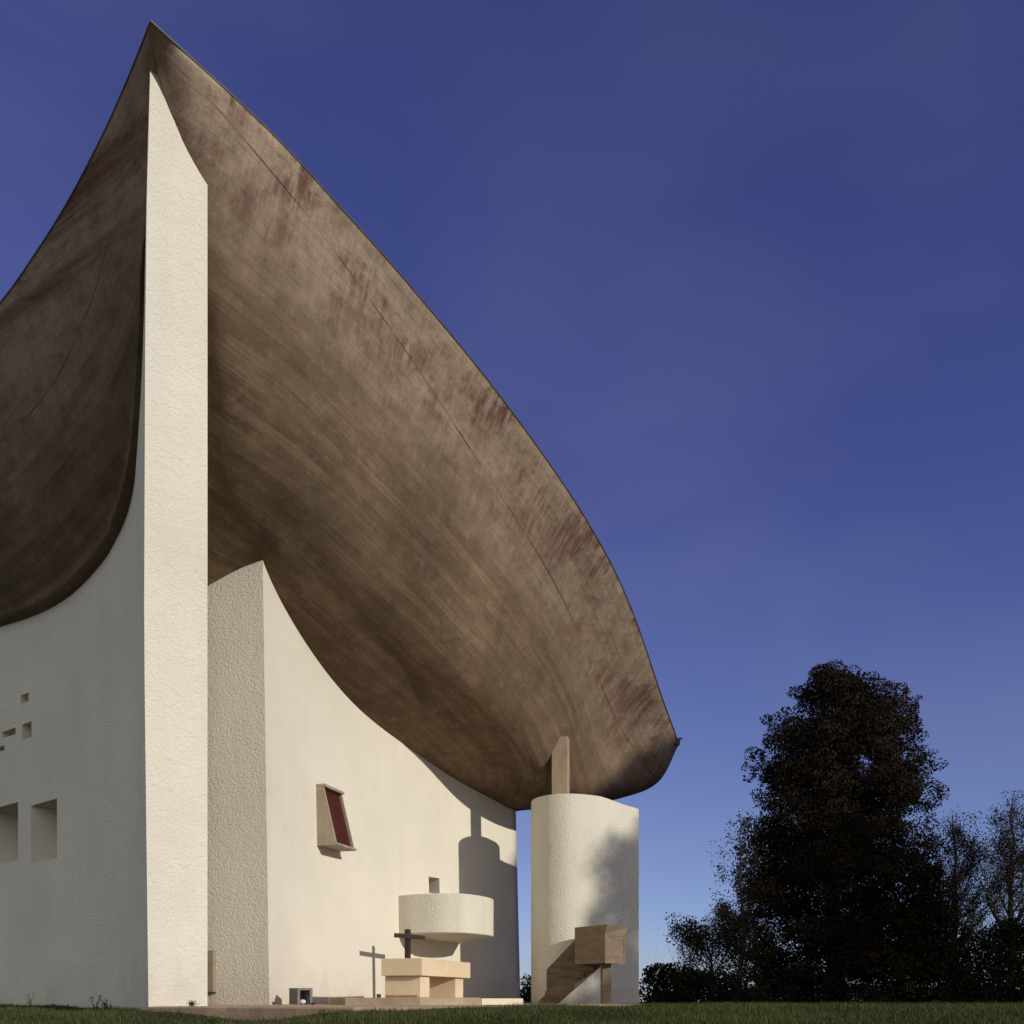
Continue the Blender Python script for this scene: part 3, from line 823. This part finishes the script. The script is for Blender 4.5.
def tube(pts, rad, k=6):
    V, Fc = [], []
    P = [Vector(p) for p in pts]
    for i, p in enumerate(P):
        d = (P[min(i+1, len(P)-1)]-P[max(i-1, 0)]).normalized()
        x = d.cross(Vector((.31,.95,.05))).normalized(); y = d.cross(x)
        for j in range(k):
            a = 2*math.pi*j/k; V.append(tuple(p+x*math.cos(a)*rad[i]+y*math.sin(a)*rad[i]))
    for i in range(len(P)-1):
        for j in range(k):
            a = i*k+j; b = i*k+(j+1) % k; Fc.append((a, b, b+k, a+k))
    Fc.append(tuple(range((len(P)-1)*k, len(P)*k)))
    return V, Fc
def branchy(base, top, r0, nlimb, spread, depth=2, seed=0, start=.25):
    R = random.Random(seed); parts = []; tips = []
    b, t = Vector(base), Vector(top); H = (t-b).length
    n = 9; pts = []
    for i in range(n+1):
        u = i/n; p = b.lerp(t, u)+Vector((R.uniform(-1,1), R.uniform(-1,1), 0))*H*.012*(1 if 0 < i else 0); pts.append(p)
    parts.append(tube(pts, [r0*(1-.93*(i/n)**.8) for i in range(n+1)], 8))
    tips.append(pts[-1])
    def limb(p, d, L, r, lev):
        q = [p]; dd = d.copy()
        for i in range(5):
            dd = (dd+Vector((R.uniform(-.25,.25), R.uniform(-.25,.25), R.uniform(-.05,.28)))).normalized(); q.append(q[-1]+dd*L/5)
        parts.append(tube(q, [r*(1-.85*i/5) for i in range(6)], 5 if lev > 0 else 3))
        for z in q[2:]: tips.append(z)
        if lev > 0:
            for i in (1,2,3,4,5):
                for _ in range(2):
                    e = Vector((R.gauss(0,1), R.gauss(0,1), R.uniform(-.1,1))).normalized()
                    limb(q[i], (dd*.6+e*.8).normalized(), L*.42*R.uniform(.7,1.2), r*.42*(1-.12*i), lev-1)
    for i in range(nlimb):
        u = start+(.97-start)*(i+.5)/nlimb; p = b.lerp(t, u)
        a = i*2.4+R.uniform(-.4,.4); el = R.uniform(.25,.7)+u*.4
        d = Vector((math.cos(a)*math.cos(el), math.sin(a)*math.cos(el), math.sin(el)))
        limb(p, d, spread*(1.12-u)*R.uniform(.8,1.15), r0*.42*(1.05-u), depth-1)
    return merge(*parts), tips
def clump_leaves(cents, radii, per, shell=.55):
    out = []; ton = []
    for c, r in zip(cents, radii):
        k = max(4, int(per*(r**2)))
        d = rng.normal(size=(k,3)); d /= np.linalg.norm(d, axis=1)[:,None]
        rr = r*rng.uniform(shell, 1.0, k)**.7
        p = np.array(c)+d*rr[:,None]*np.array([1,1,.72])
        out.append(p); ton.append(np.full(k, rng.uniform(.1,.6))+rng.normal(0,.12,k))
    return np.concatenate(out), np.concatenate(ton)
def ground_at(X, Y): return float(gz(X, Y))*S+EYE

# --- the big copper tree; crown outline measured as half widths at heights
def profile_tree(name, x0, Y, prof, label, mat, nclump, per, leaf, rcl, group=None, trunk_r=.45, seed=1, hot=None, cat='tree', depthf=.85):
    global rng
    rng = np.random.default_rng(seed)
    X0 = (x0-CX)/F*Y; base = Vector((X0*S, Y*S, ground_at(X0, Y)))
    t = empty(name, base, label=label, cat=cat, group=group)
    ys = [p[0] for p in prof]; xl = [p[1] for p in prof]; xr = [p[2] for p in prof]
    k = Y/F*S                                       # metres per pixel at this distance
    ztop = (HY-ys[0])*k+EYE; H = ztop-base.z
    thin = mat is M['leaf_dry']
    (bv, bf), tips = branchy(base-Vector((0,0,.2)), base+Vector((0,0,H*(.96 if thin else .9))), trunk_r, 30 if thin else 16, (xr[-1]-xl[-1])*k*(.85 if thin else .45), 3 if thin else 2, seed, .15)
    mesh('trunk', bv, bf, M['bark'], t, smooth=True)
    cs_, rs_ = [], []
    while len(cs_) < nclump:
        y = rng.uniform(ys[0], ys[-1]); a = np.interp(y, ys, xl); b = np.interp(y, ys, xr)
        if rng.uniform() > (b-a)/(max(xr)-min(xl))+.08: continue
        r = rcl*rng.uniform(.32, 1.25); rp = r/k
        hw = max((b-a)/2-rp*.62, 1); cx_ = (a+b)/2
        ang = rng.uniform(0, 2*math.pi); q = math.sqrt(rng.uniform(.03, 1))
        if rng.uniform() < .16: r *= .55; rp = r/k; hw = (b-a)/2; q = rng.uniform(.93, 1.06)
        dx = math.cos(ang)*q*hw; dy = math.sin(ang)*q*hw*depthf
        zz = (HY-y)*k+EYE-r*.6
        cs_.append(((cx_+dx-CX)*k, Y*S+dy*k, max(zz, base.z+.12))); rs_.append(r)
    if thin:
        tp_ = np.array([tuple(t_) for t_ in tips if math.hypot(t_.x-base.x, t_.y-base.y) > .8])
        tp_ = tp_[rng.permutation(len(tp_))[:8500]]
        tp_ = np.repeat(tp_, 2, 0)
    p, ton = clump_leaves(cs_, rs_, per)
    if thin:
        p = np.concatenate([p, tp_+rng.normal(0, .16, tp_.shape)]); ton = np.concatenate([ton, rng.uniform(.1, .8, len(tp_))])
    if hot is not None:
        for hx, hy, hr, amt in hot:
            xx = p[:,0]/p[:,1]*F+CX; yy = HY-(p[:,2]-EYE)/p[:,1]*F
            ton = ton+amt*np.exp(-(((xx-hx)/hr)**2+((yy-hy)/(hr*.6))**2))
    leaves_mesh('crown', p, leaf, mat, t, ton)
    return t

prof = [(664,812,838),(672,806,858),(680,800,870),(689,791,905),(700,786,912),(715,766,915),(735,757,912),(752,750,922),(766,755,930),(782,757,943),(792,752,926),(801,750,922),(820,744,922),(846,738,926),(880,733,932),(930,728,940),(970,725,945),(1000,724,945)]
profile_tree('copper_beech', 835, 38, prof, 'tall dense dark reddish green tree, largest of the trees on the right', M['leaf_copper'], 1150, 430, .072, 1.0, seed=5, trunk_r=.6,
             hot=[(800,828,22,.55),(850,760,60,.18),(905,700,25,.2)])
GT = None
profile_tree('deciduous_tree', 742, 36, [(806,738,760),(830,716,770),(858,706,775),(885,705,780),(905,708,780),(930,730,780),(1000,735,780)],
             'thin half bare tree growing out to the left of the big dark tree', M['leaf_dry'], 150, 62, .06, .7, seed=8, trunk_r=.16)
profile_tree('deciduous_tree', 712, 30, [(915,705,722),(935,692,740),(950,688,745),(975,685,750),(1000,682,752)],
             'low thin tree beside the dark hedge, left foot of the big tree', M['leaf_dry'], 70, 70, .05, .6, seed=9, trunk_r=.1)
profile_tree('deciduous_tree', 955, 44, [(806,946,968),(814,925,990),(835,918,992),(870,915,985),(910,915,985),(960,915,990),(1000,915,995)],
             'slender half bare tree just right of the big dark tree', M['leaf_dry'], 260, 60, .06, .7, seed=13, trunk_r=.28)
profile_tree('deciduous_tree', 1012, 42, [(786,1005,1030),(800,992,1050),(830,994,1062),(870,988,1066),(910,985,1070),(960,985,1075),(1000,980,1080)],
             'airy tree cut by the right edge of the photo', M['leaf_dry'], 260, 60, .06, .8, seed=14, trunk_r=.3)
profile_tree('evergreen_shrub', 925, 36, [(862,912,940),(890,898,955),(930,888,968),(1000,880,985)],
             'dark undergrowth bush under the slender tree', M['leaf_dark'], 260, 260, .08, .8, seed=15, trunk_r=.12, cat='shrub')
profile_tree('evergreen_shrub', 1000, 35, [(915,995,1030),(935,970,1050),(965,945,1070),(1000,935,1075)],
             'dark bush at the right edge under the airy tree', M['leaf_dark'], 240, 250, .08, .75, seed=16, trunk_r=.1, cat='shrub')
profile_tree('hedge', 690, 27, [(962,650,685),(968,643,700),(972,640,745),(985,636,765),(1003,634,775)],
             'low dark hedge between the tower and the trees', M['leaf_dark'], 330, 420, .065, .40, seed=17, trunk_r=.06, cat='hedge')
profile_tree('hedge', 527, 29, [(973,523,532),(985,518,538),(1001,515,540)],
             'dark bush seen in the gap between the chapel and the tower', M['leaf_dark'], 34, 420, .06, .36, seed=18, trunk_r=.05, cat='hedge')

# --- trees of the same wood outside the picture, towards the sun: they shade the lawn and the tower foot
def side_tree(X, Y, h, r, seed, label):
    global rng
    rng = np.random.default_rng(seed)
    base = Vector((X*S, Y*S, ground_at(X, Y)))
    t = empty('woodland_tree', base, label=label, cat='tree')
    (bv, bf), tips = branchy(base-Vector((0,0,.2)), base+Vector((0,0,h*.9)), .35, 10, r, 2, seed, .25)
    mesh('trunk', bv, bf, M['bark'], t, smooth=True)
    cs_, rs_ = [], []
    for i in range(260):
        u = rng.uniform(.12, 1); w = r*math.sin(math.pi*min(1, u*.8+.2))**.6
        a = rng.uniform(0, 6.28); q = math.sqrt(rng.uniform(.1, 1))*w
        cs_.append((base.x+math.cos(a)*q, base.y+math.sin(a)*q, base.z+u*h)); rs_.append(rng.uniform(.8, 1.5))
    p, ton = clump_leaves(cs_, rs_, 90)
    leaves_mesh('crown', p, .20, M['leaf_dark'], t, ton)
side_tree(22.6, 7.0, 19.5, 6.6, 31, 'leafy tree outside the picture on the right, nearest the chapel')
side_tree(27.5, 13.0, 20.0, 7.0, 32, 'leafy tree outside the picture, second from the chapel')
side_tree(32.5, 20.0, 21.0, 7.5, 33, 'leafy tree outside the picture, farthest from the chapel')

# --- weeds and tufts
def weed(x, y, Y, h, nstem, mat, label, seed, spread=.35, leaf=.02, name='weed', up=1.0):
    global rng
    rng = np.random.default_rng(seed); R = random.Random(seed)
    b = Vector(W(px(x, y, Y)))
    t = empty(name, b, label=label, cat='plant')
    parts, cen = [], []
    for i in range(nstem):
        a = R.uniform(0, 6.28); d = Vector((math.cos(a)*spread, math.sin(a)*spread, up)).normalized(); L = h*R.uniform(.5, 1)
        q = [b+d*L*k/4+Vector((R.uniform(-1,1), R.uniform(-1,1), 0))*L*.06*k/2 for k in range(5)]
        parts.append(tube(q, [.005*(1-.7*k/4) for k in range(5)], 4))
        for p in q[1:]:
            for _ in range(4): cen.append(tuple(p+Vector((R.gauss(0,1), R.gauss(0,1), R.gauss(0,1)))*leaf*1.3))
    v, f = merge(*parts); mesh('stems', v, f, mat, t)
    leaves_mesh('leaves', np.array(cen), leaf, mat, t, rng.uniform(0, 1, len(cen)), aspect=.35)
weed(31, 1009, 15.6, .42, 3, M['weed_dark'], 'tall thin dark weed at the foot of the shaded wall, leftmost', 3, .22, .022)
weed(54, 1009, 14.4, .12, 5, M['weed_dark'], 'short dark weed by the shaded wall between the taller ones', 4, .5, .018)
weed(95, 1010.5, 13.3, .32, 6, M['weed_dark'], 'bent dark weed at the foot of the shaded wall, with curling stem', 5, .4, .018)
weed(108, 1011.5, 12.7, .28, 9, M['weed_dark'], 'bushy dark weed near the corner of the shaded wall', 6, .6, .018)
weed(192, 1005, 10.95, .085, 14, M['weed'], 'small green tuft on the paving against the lit prow', 7, 1.5, .016)
weed(313, 1005, 13.4, .075, 8, M['weed'], 'tiny weed at the right side of the lamp box', 8, 1.2, .012)
weed(274, 1004, 13.6, .06, 8, M['weed'], 'tiny weed at the foot of the white wall left of the lamp box', 9, 1.2, .012)
weed(333, 1021, 8.75, .20, 26, M['weed'], 'leafy weed growing on the corner of the terrace edge', 10, 1.2, .018)
weed(214, 1024, 9.3, .14, 14, M['weed'], 'weed at the foot of the terrace edge', 12, 1.2, .018)
# pale little stones in the grass by the corner
for i, (x, y, r) in enumerate([(89,1013.5,.045), (96,1016,.03), (102,1014,.035), (113,1013.5,.035), (2,1012.5,.04)]):
    p = W(px(x, y, 11.4)); v, f = uvsphere(p, r, 9, 6, (1.2,1,.6))
    v = [jitter(q, .008, 30) for q in v]
    o = mesh('stone', v, f, M['pale'], None, smooth=True, origin=p)
    tag(o, 'small pale stone lying in the grass before the shaded wall', 'stone', 'pale stones in the grass')

# --- grass blades on the visible strip of lawn
rng = np.random.default_rng(77)
def inpoly(x, y, poly):
    ins = np.zeros(len(x), bool); n = len(poly)
    for i in range(n):
        x1, y1 = poly[i]; x2, y2 = poly[(i+1) % n]
        c = ((y1 > y) != (y2 > y)) & (x < (x2-x1)*(y-y1)/(y2-y1+1e-12)+x1); ins ^= c
    return ins
nb = 230000
Yb = 6.6+(rng.uniform(0, 1, nb)**1.7)*19; Xb = rng.uniform(-.6, .6, nb)*Yb
keep = ~inpoly(Xb, Yb, [(a, b+.02) for a, b in tpoly])
swall = [tuple(c) for c in sc]+[(-40,60), (0,60), (-.2,22), (-3.4,14), (-3.5,11.6)]
keep &= ~inpoly(Xb, Yb, swall)
Xb, Yb = Xb[keep], Yb[keep]; nb = len(Xb)
cl = np.sin(Xb*3.1+1.3*np.sin(Yb*2.2))*np.sin(Yb*2.7+Xb)*.5+.5
h = rng.uniform(.03, .075, nb)*(.6+.8*cl)*(1+.5*rng.uniform(0, 1, nb)**6)
zb_ = gz(Xb, Yb)*S+EYE-.01
ang = rng.uniform(0, 6.28, nb); w = rng.uniform(.002, .0045, nb)*(1+Yb/14)
bx, by = Xb*S, Yb*S
lean = rng.uniform(0, .55, nb)*h; la_ = rng.uniform(0, 6.28, nb)
v0 = np.stack([bx-np.cos(ang)*w, by-np.sin(ang)*w, zb_], 1); v1 = np.stack([bx+np.cos(ang)*w, by+np.sin(ang)*w, zb_], 1)
v2 = np.stack([bx+np.cos(la_)*lean, by+np.sin(la_)*lean, zb_+h], 1)
vv = np.stack([v0, v1, v2], 1).reshape(-1, 3)
m = bpy.data.meshes.new('lawn_grass'); m.vertices.add(3*nb); m.vertices.foreach_set('co', vv.ravel().astype(np.float32))
m.loops.add(3*nb); m.loops.foreach_set('vertex_index', np.arange(3*nb, dtype=np.int32))
m.polygons.add(nb); m.polygons.foreach_set('loop_start', np.arange(0, 3*nb, 3, dtype=np.int32)); m.polygons.foreach_set('loop_total', np.full(nb, 3, np.int32))
m.update(calc_edges=True)
a_t = m.attributes.new('tone', 'FLOAT', 'POINT'); a_t.data.foreach_set('value', np.repeat(np.clip(rng.beta(1.6, 3, nb)+.25*(cl-.5), 0, 1), 3).astype(np.float32))
m.materials.append(M['blade'])
lawn = bpy.data.objects.new('lawn_grass', m); C.objects.link(lawn)
tag(lawn, 'short green grass of the lawn in front of the chapel', 'grass', kind='stuff')

# ------------------------------------------------------------------ light, sky, camera
w = bpy.data.worlds.new('World'); scene.world = w; w.use_nodes = True
t = w.node_tree; bg = t.nodes['Background']
sky = t.nodes.new('ShaderNodeTexSky'); sky.sky_type = 'NISHITA'; sky.sun_disc = False
sky.sun_elevation = SUN_EL; sky.sun_rotation = math.atan2(SUN_AZ[0], SUN_AZ[1])
sky.altitude = 500; sky.air_density = 1.0; sky.dust_density = .15; sky.ozone_density = 2.0
tc = t.nodes.new('ShaderNodeTexCoord')
mp = t.nodes.new('ShaderNodeMapping'); mp.inputs['Scale'].default_value = (1.2, 1.2, 2.6); mp.inputs['Rotation'].default_value = (.1,.5,.3)
t.links.new(tc.outputs['Generated'], mp.inputs['Vector'])
no = t.nodes.new('ShaderNodeTexNoise'); no.inputs['Scale'].default_value = 1.6; no.inputs['Detail'].default_value = 3; no.inputs['Roughness'].default_value = .45; no.inputs['Distortion'].default_value = .6
t.links.new(mp.outputs[0], no.inputs['Vector'])
rp = t.nodes.new('ShaderNodeValToRGB'); rp.color_ramp.elements[0].position = .40; rp.color_ramp.elements[1].position = .72
rp.color_ramp.elements[0].color = (0,0,0,1); rp.color_ramp.elements[1].color = (.25,.25,.25,1)
t.links.new(no.outputs['Fac'], rp.inputs[0])
tint = t.nodes.new('ShaderNodeMix'); tint.data_type = 'RGBA'; tint.blend_type = 'MULTIPLY'; tint.inputs[0].default_value = 1
sx = t.nodes.new('ShaderNodeSeparateXYZ'); t.links.new(tc.outputs['Generated'], sx.inputs[0])
hr = t.nodes.new('ShaderNodeValToRGB'); he = hr.color_ramp.elements
he[0].position = .0; he[0].color = (.74,.84,1.42,1); he[1].position = .45; he[1].color = (.74,.59,1.14,1)
e_ = he.new(.16); e_.color = (.84,.80,1.22,1)
t.links.new(sx.outputs[2], hr.inputs[0]); t.links.new(hr.outputs[0], tint.inputs[7])
t.links.new(sky.outputs[0], tint.inputs[6])
cm_ = t.nodes.new('ShaderNodeMix'); cm_.data_type = 'RGBA'; cm_.inputs[7].default_value = (2.7,2.65,4.2,1)
t.links.new(rp.outputs[0], cm_.inputs[0]); t.links.new(tint.outputs[2], cm_.inputs[6])
# invented bright cloud, out of view behind the viewer, added to fill the shaded side
dp = t.nodes.new('ShaderNodeVectorMath'); dp.operation = 'DOT_PRODUCT'; dp.inputs[1].default_value = (-.26,-.66,.70)
t.links.new(tc.outputs['Generated'], dp.inputs[0])
r2 = t.nodes.new('ShaderNodeValToRGB'); r2.color_ramp.elements[0].position = .36; r2.color_ramp.elements[1].position = .95
t.links.new(dp.outputs['Value'], r2.inputs[0])
c2_ = t.nodes.new('ShaderNodeMix'); c2_.data_type = 'RGBA'; c2_.inputs[7].default_value = (8.2,8.1,7.5,1)
t.links.new(r2.outputs[0], c2_.inputs[0]); t.links.new(cm_.outputs[2], c2_.inputs[6])
t.links.new(c2_.outputs[2], bg.inputs[0]); bg.inputs[1].default_value = .085

sd = bpy.data.lights.new('sun', 'SUN'); sd.energy = 3.2; sd.angle = math.radians(.8); sd.color = (1,.935,.82)
so = bpy.data.objects.new('sun', sd); C.objects.link(so)
d = Vector((SUN_AZ[0]*math.cos(SUN_EL), SUN_AZ[1]*math.cos(SUN_EL), math.sin(SUN_EL)))
so.rotation_euler = d.to_track_quat('Z', 'Y').to_euler(); so.location = (20, -10, 30)

cd = bpy.data.cameras.new('camera'); co = bpy.data.objects.new('camera', cd); C.objects.link(co)
co.location = (0, 0, EYE); co.rotation_euler = (math.radians(90), 0, 0)
cd.sensor_width = 36; cd.lens = 36*F/1024; cd.shift_y = (HY-512)/1024; cd.clip_start = .1; cd.clip_end = 6000
scene.camera = co
scene.render.resolution_x = 1024; scene.render.resolution_y = 1024
scene.view_settings.view_transform = 'Standard'; scene.view_settings.look = 'None'; scene.view_settings.exposure = 0; scene.view_settings.gamma = 1
